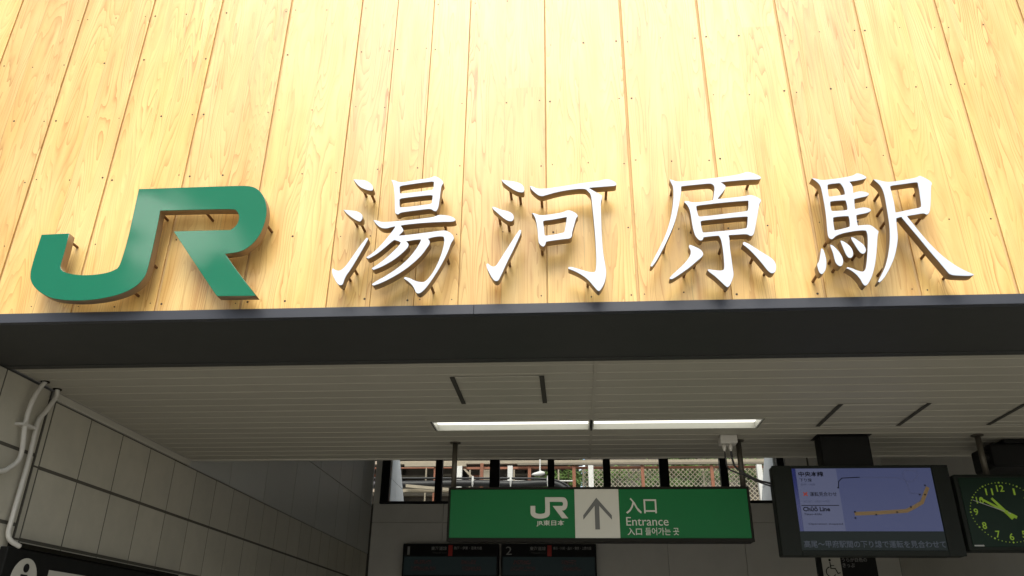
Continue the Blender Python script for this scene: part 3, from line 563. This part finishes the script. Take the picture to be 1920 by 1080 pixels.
# ------------------------------------------------------------------ monitor
MY = 2.42
mo_ = thing('monitor', 'wide dark hanging monitor showing a pale blue train line map', 'monitor', (2.13, MY + .1, 2.27))
MB().box(1.500, 2.772, MY + .012, MY + .10, 2.262, 2.905).build('housing', 'housing', mo_, bevel=.012)
MB().box(1.530, 2.74, MY + .101, MY + .24, 2.275, 2.82).build('rear_housing', 'housing', mo_, bevel=.01)
for (a, b, c, d) in ((1.500, 1.640, 2.262, 2.905), (2.655, 2.772, 2.262, 2.905), (1.641, 2.654, 2.262, 2.300), (1.641, 2.654, 2.888, 2.905)):
    box('bezel', 'housing', mo_, a, b, MY - .006, MY + .0115, c, d, .003)
sc_ = box('screen', 'screend', mo_, 1.641, 2.654, MY + .002, MY + .010, 2.301, 2.887)
box('map_area', 'screen', sc_, 1.672, 2.650, MY - .0006, MY + .001, 2.432, 2.884)
box('text_area', 'screenp', sc_, 1.6735, 1.968, MY - .0009, MY - .00065, 2.434, 2.882)
box('blue_edge', 'screenb', sc_, 1.645, 1.671, MY - .0006, MY + .001, 2.432, 2.884)
mt = lambda body, x0, x1, z0, z1, m='inkd', bold=.01: text(sc_, 'screen_text', body, x0, x1, z0, z1, MY - .0012, m, bold=bold)
mt('中央本線', 1.690, 1.872, 2.824, 2.862, bold=.03)
mt('下り線', 1.692, 1.780, 2.786, 2.812)
mt('高尾～甲府', 1.695, 1.80, 2.756, 2.774, 'inkg')
mt('運転見合わせ', 1.752, 1.945, 2.680, 2.712)
mt('×', 1.702, 1.738, 2.681, 2.712, 'inkr', .03)
mt('中央線（高尾～甲府）', 1.700, 1.890, 2.634, 2.652, 'inkg')
box('rule', 'inkd', sc_, 1.680, 1.950, MY - .0014, MY - .0008, 2.612, 2.617)
mt('Chūō Line', 1.688, 1.880, 2.572, 2.606, bold=.03)
mt('Takao–Kōfu', 1.690, 1.815, 2.545, 2.560, 'inkd')
mt('Operation stopped', 1.712, 1.955, 2.474, 2.490, 'inkd')
mt('高尾～甲府駅間の下り線で運転を見合わせて', 1.660, 2.645, 2.318, 2.368, 'inkw', .01)
def line(pts, wd, m, z=.0014, name='map_line'):
    mb = MB()
    for (a, b) in zip(pts[:-1], pts[1:]):
        a, b = Vector(a), Vector(b); d = (b - a).normalized(); n_ = Vector((-d.y, d.x)) * wd / 2; a = a - d * wd * .2; b = b + d * wd * .2
        mb.prism([a - n_, b - n_, b + n_, a + n_], MY - z - .0004, MY - z)
        z += .00005
    o = mb.build(name, m, sc_); o['kind'] = 'stuff'; return o
line([(2.055, 2.555), (2.20, 2.560), (2.42, 2.575), (2.475, 2.60), (2.54, 2.635), (2.565, 2.68), (2.60, 2.74)], .026, 'inko', name='amber_line')
line([(1.965, 2.745), (1.972, 2.785), (2.00, 2.812), (2.13, 2.818)], .006, 'inkd', name='dark_line')
line([(2.13, 2.817), (2.42, 2.812), (2.46, 2.78), (2.51, 2.79), (2.55, 2.825), (2.54, 2.865), (2.47, 2.868), (2.44, 2.84), (2.46, 2.78), (2.47, 2.70), (2.56, 2.695)], .003, 'inkg', .0010, name='pale_line')
for (x, z) in ((1.963, 2.742), (2.053, 2.568), (2.20, 2.548), (2.05, 2.525), (2.352, 2.566), (2.455, 2.602), (2.535, 2.690), (2.572, 2.690), (2.585, 2.757)):
    MB().box(x - .006, x + .006, MY - .0024, MY - .0019, z - .005, z + .005).build('station_dot', 'inkd', sc_)
MB().box(1.900, 2.270, 2.465, 2.62, 2.9055, CZ - .0055).build('drop_column', 'black', mo_, bevel=.012)
box('column_plate', 'black', mo_, 1.880, 2.290, 2.45, 2.64, CZ - .005, CZ - .001, .002)

# ------------------------------------------------------------------ clock
ck = thing('station_clock', 'dark square hanging clock with glowing green numerals and hands beside the monitor', 'clock', (3.108, MY + .06, 2.30))
MB().box(2.800, 3.416, MY + .004, MY + .13, 2.298, 2.838).build('clock_case', 'housing', ck, bevel=.015)
MB().box(2.83, 3.386, MY - .002, MY + .0035, 2.325, 2.812).build('dial', 'dial', ck, bevel=.004)
cx, cz = 3.108, 2.565
numpos = {12: (0, .168), 1: (.092, .144), 2: (.163, .084), 3: (.206, .002), 4: (.170, -.093), 5: (.088, -.153), 6: (-.002, -.170), 7: (-.092, -.153), 8: (-.170, -.093), 9: (-.206, .002), 10: (-.160, .084), 11: (-.082, .144)}
for n_, (dx, dz) in numpos.items():
    wd = .052 if n_ >= 10 else .013 if n_ == 1 else .030
    text(ck, 'numeral', str(n_), cx + dx - wd / 2, cx + dx + wd / 2, cz + dz - .024, cz + dz + .024, MY - .0028, 'lum', bold=.014)
for k in range(60):
    a = math.radians(k * 6); r = .004 if k % 5 else .007
    x, z = cx + .243 * math.sin(a) * (1 - .02 * abs(math.sin(2 * a))), cz + .209 * math.cos(a)
    MB().tube([(x, MY - .0021, z), (x, MY - .0042, z)], r * .9, 8).build('minute_dot', 'lum', ck)
def hand(name, ang, l1, l2, w0, w1, y, m):
    d = Vector((math.sin(ang), math.cos(ang))); n_ = Vector((d.y, -d.x)); c = Vector((cx, cz))
    pts = [c - d * l2 - n_ * w0, c - d * l2 + n_ * w0, c + d * l1 + n_ * w1, c + d * l1 - n_ * w1]
    MB().prism([tuple(p) for p in pts], y - .001, y).build(name, m, ck)
hand('hour_hand', math.atan2(-.078, .098), .125, .06, .012, .008, MY - .005, 'lum')
hand('minute_hand', math.atan2(-.165, .100), .19, .075, .011, .007, MY - .0075, 'lum')
hand('second_hand', math.atan2(-.215, .085), .23, .03, .003, .002, MY - .010, 'grey')
MB().tube([(cx, MY - .002, cz), (cx, MY - .0125, cz)], .012, 12).build('hub', 'lum', ck)
box('maker_plate', 'grey', ck, 2.838, 2.905, MY - .003, MY - .0022, 2.329, 2.339)
pl = MB().tube([(3.085, 2.51, 2.839), (3.085, 2.51, CZ - .012)], .021, 14).build('pole', 'polem', ck, smooth=True)
MB().tube([(3.085, 2.51, CZ - .010), (3.085, 2.51, CZ - .003)], .045, 16).build('flange', 'polem', pl)
dv = thing('ceiling_camera', 'black boxy device hanging from the ceiling behind the clock', 'camera', (3.4, 2.6, CZ))
MB().box(3.215, 3.60, 2.62, 2.95, 2.935, 3.115).build('camera_body', 'black', dv, bevel=.02)
MB().tube([(3.215, 2.70, 3.02), (3.190, 2.70, 3.02)], .05, 16).build('lens', 'black', dv)
MB().box(3.335, 3.56, 2.63, 2.85, 3.116, CZ - .001).build('ceiling_mount', 'black', dv, bevel=.008)

# ------------------------------------------------------------------ departure boards
def dep(x0, x1, num, label, body, wide):
    d = thing('departure_board', label, 'board', ((x0 + x1) / 2, BY - .2, 2.72), 'departure boards at the back of the hall')
    Y = BY - .20
    MB().box(x0, x1, Y, Y + .18, 2.72, 3.25).build('case', 'black', d, bevel=.01)
    box('led_field', 'screend', d, x0 + .03, x1 - .03, Y - .004, Y - .001, 2.76, 3.045)
    text(d, 'number', num, x0 + .075, x0 + .075 + (.04 if num == '1' else .10), 3.075, 3.205, Y - .003, 'grey')
    text(d, 'lettering', '東海道線', x0 + .47, x0 + .73, 3.145, 3.205, Y - .003, 'grey', bold=.01)
    text(d, 'lettering', 'Tōkaidō Line', x0 + .49, x0 + .73, 3.095, 3.12, Y - .003, 'arrow')
    box('line_mark', 'red', d, x0 + .755, x0 + .825, Y - .004, Y - .001, 3.055, 3.225)
    text(d, 'lettering', body, x0 + .85, x0 + .85 + wide, 3.155, 3.205, Y - .003, 'grey', bold=.01)
    for (a, b, z) in ((.20, .48, 2.93), (.16, .56, 2.83), (.98, 1.22, 2.93), (1.0, 1.30, 2.83)):
        mb = MB()
        xx = x0 + a
        while xx < x0 + b:
            for r in range(5):
                if random.random() < .6: mb.box(xx, xx + .012, Y - .0055, Y - .0045, z + r * .013, z + r * .013 + .009)
            xx += .016
        q = mb.build('led_dots', 'led', d); q['kind'] = 'stuff'
dep(-2.80, -1.215, '1', 'black departure board numbered 1 with a red mark, left of the pair', '熱海・伊東・沼津方面', .46)
dep(-1.172, .378, '2', 'black departure board numbered 2 with a red mark, right of the pair', '横浜・川崎・品川・東京・上野方面', .62)

# ------------------------------------------------------------------ ticket gate notice with wheelchair symbol
GY = 7.0
gt = thing('gate_notice', 'black notice board with a white wheelchair symbol panel under the monitor', 'sign', (3.4, GY, 2.3))
MB().box(3.045, 3.77, GY, GY + .06, 2.30, 2.80).build('board', 'black', gt, bevel=.004)
box('symbol_panel', 'signw', gt, 3.105, 3.335, GY - .004, GY - .001, 2.44, 2.78)
def ring(cx_, cz_, r, a0, a1, wd, name, parent, y, m):
    n = 24; A = [math.radians(a0 + (a1 - a0) * i / n) for i in range(n + 1)]
    pts = [(cx_ + (r + wd / 2) * math.cos(a), cz_ + (r + wd / 2) * math.sin(a)) for a in A] + [(cx_ + (r - wd / 2) * math.cos(a), cz_ + (r - wd / 2) * math.sin(a)) for a in A[::-1]]
    return MB().prism(pts, y - .001, y).build(name, m, parent)
YS = GY - .0055
ring(3.200, 2.575, .058, 100, 330, .012, 'wheel', gt, YS, 'black')
MB().tube([(3.203, YS, 2.715), (3.203, YS - .001, 2.715)], .015, 14).build('head', 'black', gt)
MB().prism([(3.196, 2.695), (3.208, 2.695), (3.213, 2.61), (3.198, 2.61)], YS - .001, YS).build('torso', 'black', gt)
MB().prism([(3.209, 2.655), (3.25, 2.652), (3.25, 2.643), (3.209, 2.645)], YS - .001, YS).build('arm', 'black', gt)
MB().prism([(3.2135, 2.622), (3.262, 2.620), (3.285, 2.565), (3.315, 2.572), (3.315, 2.560), (3.277, 2.550), (3.253, 2.608), (3.2135, 2.610)], YS - .001, YS).build('leg', 'black', gt)
text(gt, 'lettering', 'うらが白色の', 3.355, 3.66, 2.695, 2.745, GY - .002, 'grey')
text(gt, 'lettering', 'きっぷ', 3.355, 3.50, 2.63, 2.68, GY - .002, 'grey')
for px in (3.12, 3.70): MB().tube([(px, GY + .03, 2.801), (px, GY + .03, 5.0)], .012, 8).build('hanger_rod', 'polem', gt)

# ------------------------------------------------------------------ information board on the tiled wall
ib = thing('information_board', 'black information board with a round white letter i on the tiled wall', 'sign', (WX, 2.1, 1.2))
IX = WX + .06
MB().box(WX + .002, IX, 1.045, 3.22, .95, 2.155).build('board', 'black', ib, bevel=.006)
box('top_rail', 'dark', ib, WX + .002, IX + .012, 1.10, 3.23, 2.157, 2.185, .004)
def disc(cy, cz_, ry, rz, x, name, m):
    MB().prism([(cy + ry * math.cos(2 * math.pi * k / 40), cz_ + rz * math.sin(2 * math.pi * k / 40)) for k in range(40)], x, x + .002, 'x').build(name, m, ib)
disc(1.250, 1.985, .122, .122, IX + .001, 'disc', 'signw')
disc(1.250, 2.050, .026, .026, IX + .004, 'letter_dot', 'black')
MB().prism([(1.212, 2.012), (1.276, 2.012), (1.276, 1.905), (1.296, 1.905), (1.296, 1.89), (1.208, 1.89), (1.208, 1.905), (1.228, 1.905), (1.228, 1.997), (1.212, 1.997)], IX + .004, IX + .006, 'x').build('letter_stem', 'black', ib)
box('notice_paper', 'signw', ib, IX + .001, IX + .003, 1.48, 2.05, 1.2, 2.06)
box('notice_paper', 'signw', ib, IX + .001, IX + .003, 2.15, 3.1, 1.2, 2.02)

# ------------------------------------------------------------------ conduits on the left wall
def conduit(pts, label, clamp=None):
    t_ = thing('conduit', label, 'pipe', pts[0], 'pale conduits on the left wall')
    MB().tube(bez(pts, 8), .0145, 12).build('pipe', 'conduit', t_, smooth=True)
    p = pts[0]; MB().tube([(p[0], p[1], CZ - .006), (p[0], p[1], CZ - .0005)], .028, 14).build('ceiling_collar', 'dark', t_)
    if clamp:
        y, z = clamp; MB().box(WX + .003, WX + .075, y - .06, y + .06, z - .008, z + .008).build('clamp', 'conduit', t_, bevel=.003)
conduit([(-3.345, .960, CZ - .001), (-3.35, .918, 3.069), (-3.358, .902, 2.96), (-3.36, .908, 2.844), (-3.36, .938, 2.719), (-3.36, .935, 2.645), (-3.36, .879, 2.588), (-3.36, .80, 2.548), (-3.36, .60, 2.53), (-3.36, .30, 2.53)], 'pale conduit nearer the street, bending away to the left edge', (.93, 2.855))
conduit([(-3.362, 1.118, CZ - .001), (-3.365, 1.126, 3.10), (-3.368, 1.070, 2.986), (-3.372, 1.030, 2.903), (-3.372, 1.040, 2.676), (-3.372, 1.036, 2.479), (-3.372, 1.032, 2.304), (-3.37, 1.034, 2.225), (-3.36, 1.065, 2.185), (-3.345, 1.13, 2.163)], 'pale conduit bending down into the information board')

# ================================================================== OUTSIDE BEHIND THE WINDOWS
struct(MB().box(-30, 30, 12.2, 60, -.2, 3.4).build('railway_embankment', 'plaza'))
def wing(x0, x1, sgn, label):
    wg = thing('wing_wall', label, 'wall', (x0, 10.6, 3.4))
    xa, xb = (x0, x1)
    edge = lambda z: 11.48 + (4.25 - z) * .9
    zs_ = [3.3, 3.95, 4.42, 4.90, 5.4]
    for z0, z1 in zip(zs_[:-1], zs_[1:]):
        for (ya, yb) in ((10.32, 10.72), (10.72, 99)):
            e0, e1 = min(yb, edge(z0)), min(yb, edge(z1))
            if min(e0, e1) - ya < .05: continue
            pts = [(ya + .004, z0 + .006), (e0 - .004, z0 + .006), (e1 - .004, z1 - .006), (ya + .004, z1 - .006)]
            MB().prism(pts, xa, xb, 'x').build('cladding_panel', 'wing', wg)
    MB().prism([(10.32, 3.3), (edge(3.3) - .02, 3.3), (edge(5.4) - .02, 5.4), (10.32, 5.4)], x0 - .06 if sgn < 0 else x1 + .005, x0 - .005 if sgn < 0 else x1 + .06, 'x').build('wall_core', 'grout', wg)
wing(-3.23, -3.2, -1, 'white panelled outside wall seen through the leftmost window pane')
wing(3.5, 3.53, 1, 'white panelled outside wall seen through the window next to the monitor')

pb = thing('platform_building', 'dim brown platform shelter behind the windows on the left', 'building', (-3, 16.5, 3.4))
box('rear_wall', 'platwall', pb, -9, .2, 16.8, 17.0, 3.4, 6.09)
box('roof_slab', 'platwall', pb, -9, .3, 15.2, 17.1, 6.10, 6.22)
box('wall_board', 'board', pb, -5.6, -2.9, 16.55, 16.70, 5.25, 5.62)
for k in range(9): box('ledge', 'board' if k % 3 else 'rust', pb, -8 + k * .9, -7.3 + k * .9, 16.6, 16.79, 5.72 + .03 * (k % 2), 5.78 + .03 * (k % 2))
for k in range(4): box('wall_batten', 'dark', pb, -6 + 1.6 * k, -5.92 + 1.6 * k, 16.72, 16.79, 3.4, 6.09)

fr_ = thing('canopy_frame', 'cream and rust painted steel frame along the platform edge behind the windows', 'frame', (0, 14, 3.4))
box('top_beam', 'cream', fr_, -6, 6.5, 14.02, 14.14, 5.50, 5.57)
box('top_beam', 'board', fr_, -1.2, 6.5, 13.90, 13.98, 5.44, 5.485)
box('lower_beam', 'rust', fr_, -2.6, 6.5, 14.03, 14.10, 5.38, 5.425)
box('lower_beam', 'cream', fr_, -3.75, -2.35, 13.9, 14.0, 5.42, 5.50)
for x in (-3.05, -2.0, -.93, .06, 1.57, 3.08, 4.6): box('rust_post', 'rust', fr_, x - .035, x + .035, 13.95, 14.015, 3.4, 5.495 if x < 0 else 5.43)
for x in (-2.48, -1.35, .43, 4.07): box('white_post', 'wpost', fr_, x - .055, x + .055, 13.78, 13.88, 3.4, 5.40)
MB().prism([(-2.42, 5.36), (-2.36, 5.36), (-2.12, 5.12), (-2.18, 5.12)], 13.9, 13.94).build('brace', 'cream', fr_)

fe = thing('chain_fence', 'diamond mesh wire fence behind the right half of the windows', 'fence', (2.5, 14.3, 3.4))
wm = MB(); pit = .105; zA, zB, xA, xB = 4.5, 5.46, .25, 5.6
H = zB - zA
n_ = int((xB - xA + H) / pit)
for k in range(n_):
    for sg_ in (1, -1):
        xs_ = xA - H + k * pit
        a = Vector((xs_, zA)) if sg_ > 0 else Vector((xs_ + H, zA)); b = Vector((xs_ + H, zB)) if sg_ > 0 else Vector((xs_, zB))
        # clip to the frame
        def clip(p, q):
            if p.x < xA: p = p + (q - p) * ((xA - p.x) / (q.x - p.x))
            if p.x > xB: p = p + (q - p) * ((xB - p.x) / (q.x - p.x))
            return p
        if max(a.x, b.x) <= xA or min(a.x, b.x) >= xB: continue
        a, b = clip(a, b), clip(b, a)
        d = (b - a).normalized(); nn = Vector((-d.y, d.x)) * .008; y = 14.30 + (.008 if sg_ > 0 else 0)
        wm.prism([a - nn, b - nn, b + nn, a + nn], y, y + .006)
wmo = wm.build('wire_mesh', 'wire', fe); wmo['kind'] = 'stuff'
for x in (.27, 1.6, 2.95, 4.3, 5.6): MB().tube([(x, 14.33, 3.4), (x, 14.33, 5.48)], .022, 8).build('fence_post', 'wire', fe)
MB().tube([(.27, 14.33, 5.47), (5.6, 14.33, 5.47)], .018, 8).build('top_rail', 'wire', fe)

# bundle of track cables
def cable(pts, r, label, m='rubber'):
    c = MB().tube(bez(pts, 6), r, 8).build('track_cable', m, None, loc=pts[0], smooth=True); tag(c, label, 'cable', 'trackside cables')
cable([(-5, 13.4, 5.055), (-3.5, 13.4, 5.055), (-2.5, 13.4, 5.05), (-1.4, 13.4, 5.045), (-.6, 13.4, 5.03), (-.25, 13.4, 4.97), (-.02, 13.4, 4.80), (.05, 13.4, 4.4)], .022, 'uppermost thin black cable sagging behind the windows')
cable([(-5, 13.45, 4.93), (-3.2, 13.45, 4.94), (-2.6, 13.45, 4.955), (-1.9, 13.45, 4.95), (-1.2, 13.45, 4.925), (-.6, 13.45, 4.95), (-.25, 13.45, 4.90), (-.1, 13.45, 4.7), (-.08, 13.45, 4.3)], .075, 'thick black cable bundle sagging behind the windows')
for x in (-2.12, -1.30, -.50):
    t_ = MB().tube([(x, 13.34, 5.08), (x, 13.335, 4.98), (x - .005, 13.36, 4.86)], [.018, .026, .012], 8).build('cable_tie', 'wpost', None, loc=(x, 13.34, 4.9))
    tag(t_, {-2.12: 'white tie on the cable bundle nearest the left windows', -1.30: 'white tie on the cable bundle between two posts', -.50: 'white tie on the cable bundle nearest the fence'}[x], 'tie', 'white ties on the cable bundle')
bd = thing('timber_beams', 'pale weathered beams lying under the cables in the leftmost window', 'beam', (-3.2, 12.9, 4.4))
box('beam_log', 'cream', bd, -4.2, -2.2, 12.9, 13.0, 4.67, 4.73)
MB().prism([(-3.45, 4.74), (-3.45, 4.80), (-1.9, 4.66), (-1.9, 4.60)], 12.75, 12.83).build('beam_log', 'cream', bd)
for x in (-4.0, -2.4): box('support', 'dark', bd, x - .03, x + .03, 12.86, 12.95, 3.4, 4.60)

lm = thing('floodlight', 'small white floodlight hanging from a rod between two posts behind the windows', 'lamp', (-.68, 13.6, 5.2))
MB().tube([(-.68, 13.6, 5.235), (-.68, 13.6, 5.62)], .016, 8).build('rod', 'wpost', lm)
MB().tube([(-.86, 13.57, 5.155), (-.80, 13.58, 5.165), (-.70, 13.6, 5.18), (-.64, 13.6, 5.19), (-.585, 13.62, 5.20)], [.012, .035, .055, .05, .03], 10).build('lamp_head', 'wpost', lm, smooth=True)
MB().tube([(-.68, 13.6, 5.235), (-.66, 13.6, 5.19)], .03, 8).build('bracket', 'wpost', lm)

cl = thing('signal_cabinet', 'small grey equipment box on a post behind the second window from the left', 'box', (-2.0, 15.2, 3.4))
MB().box(-2.18, -1.72, 15.1, 15.4, 5.28, 5.62).build('cabinet', 'board', cl, bevel=.01)
box('cabinet_door', 'cream', cl, -2.15, -1.75, 15.085, 15.098, 5.31, 5.59)
MB().tube([(-1.95, 15.25, 3.4), (-1.95, 15.25, 5.28)], .04, 8).build('post', 'rust', cl)
hr = thing('handrail', 'thin pale pipe handrail running along the platform behind the left windows', 'rail', (-3, 15.0, 3.4))
for z in (5.30, 5.62): MB().tube([(-7, 15.0, z), (.1, 15.0, z)], .018, 8).build('pipe', 'wpost' if z < 5.5 else 'rust', hr)
for k in range(7): MB().tube([(-6.6 + 1.05 * k, 15.0, 3.4), (-6.6 + 1.05 * k, 15.0, 5.62)], .02, 8).build('upright', 'cream', hr)
# shrubs
def shrub(x, y, z, rx, rz, n, label, seed):
    rnd = random.Random(seed)
    s = thing('shrub', label, 'shrub', (x, y, 3.4), 'shrubs behind the fence')
    st_ = MB()
    for k in range(6):
        a = rnd.uniform(0, 6.28); st_.tube([(x + .05 * math.cos(a), y + .05 * math.sin(a), 3.4), (x + rx * .3 * math.cos(a), y + rx * .3 * math.sin(a), z - rz * .3), (x + rx * .6 * math.cos(a), y + rx * .5 * math.sin(a), z + rz * .4)], [.03, .02, .006], 6)
    q = st_.build('stems', 'bark', s)
    vs, fs = [], []
    cl = [(rnd.gauss(0, .45), rnd.gauss(0, .4), rnd.gauss(0, .45)) for _ in range(26)]
    for k in range(n):
        c = rnd.choice(cl); p = Vector((x + rx * (c[0] + rnd.gauss(0, .16)), y + .7 * rx * (c[1] + rnd.gauss(0, .16)), z + rz * (c[2] + rnd.gauss(0, .16))))
        u = Vector((rnd.gauss(0, 1), rnd.gauss(0, 1), rnd.gauss(0, 1))).normalized(); v = u.orthogonal().normalized(); sz = rnd.uniform(.03, .07)
        i = len(vs); vs += [p - u * sz, p + v * sz * .45, p + u * sz, p - v * sz * .45]; fs.append((i, i + 1, i + 2, i + 3))
    me = bpy.data.meshes.new('foliage'); me.from_pydata([tuple(v - ORG[s.name]) for v in vs], [], fs); me.materials.append(MT['leaf'])
    f = link('foliage', me, s); f['kind'] = 'stuff'
shrub(-.1, 15.6, 5.45, .55, .35, 1500, 'small green shrub behind the rust post at the left end of the fence', 1)
shrub(.95, 15.8, 5.55, .8, .42, 2000, 'green shrub behind the mesh fence just right of the white post', 2)
shrub(2.7, 15.6, 5.50, .95, .45, 4200, 'bright green shrub behind the mesh fence, the widest of the row', 3)
shrub(4.5, 16.0, 5.6, .7, .40, 1500, 'green shrub behind the fence at the end near the monitor', 4)
bk = thing('boundary_wall', 'dim brown wall beyond the fence and shrubs', 'wall', (6, 19, 3.4))
box('wall_slab', 'platwall', bk, .4, 14, 19, 19.2, 3.4, 6.9)
box('coping', 'cream', bk, .35, 14.05, 18.95, 19.25, 6.902, 7.0)
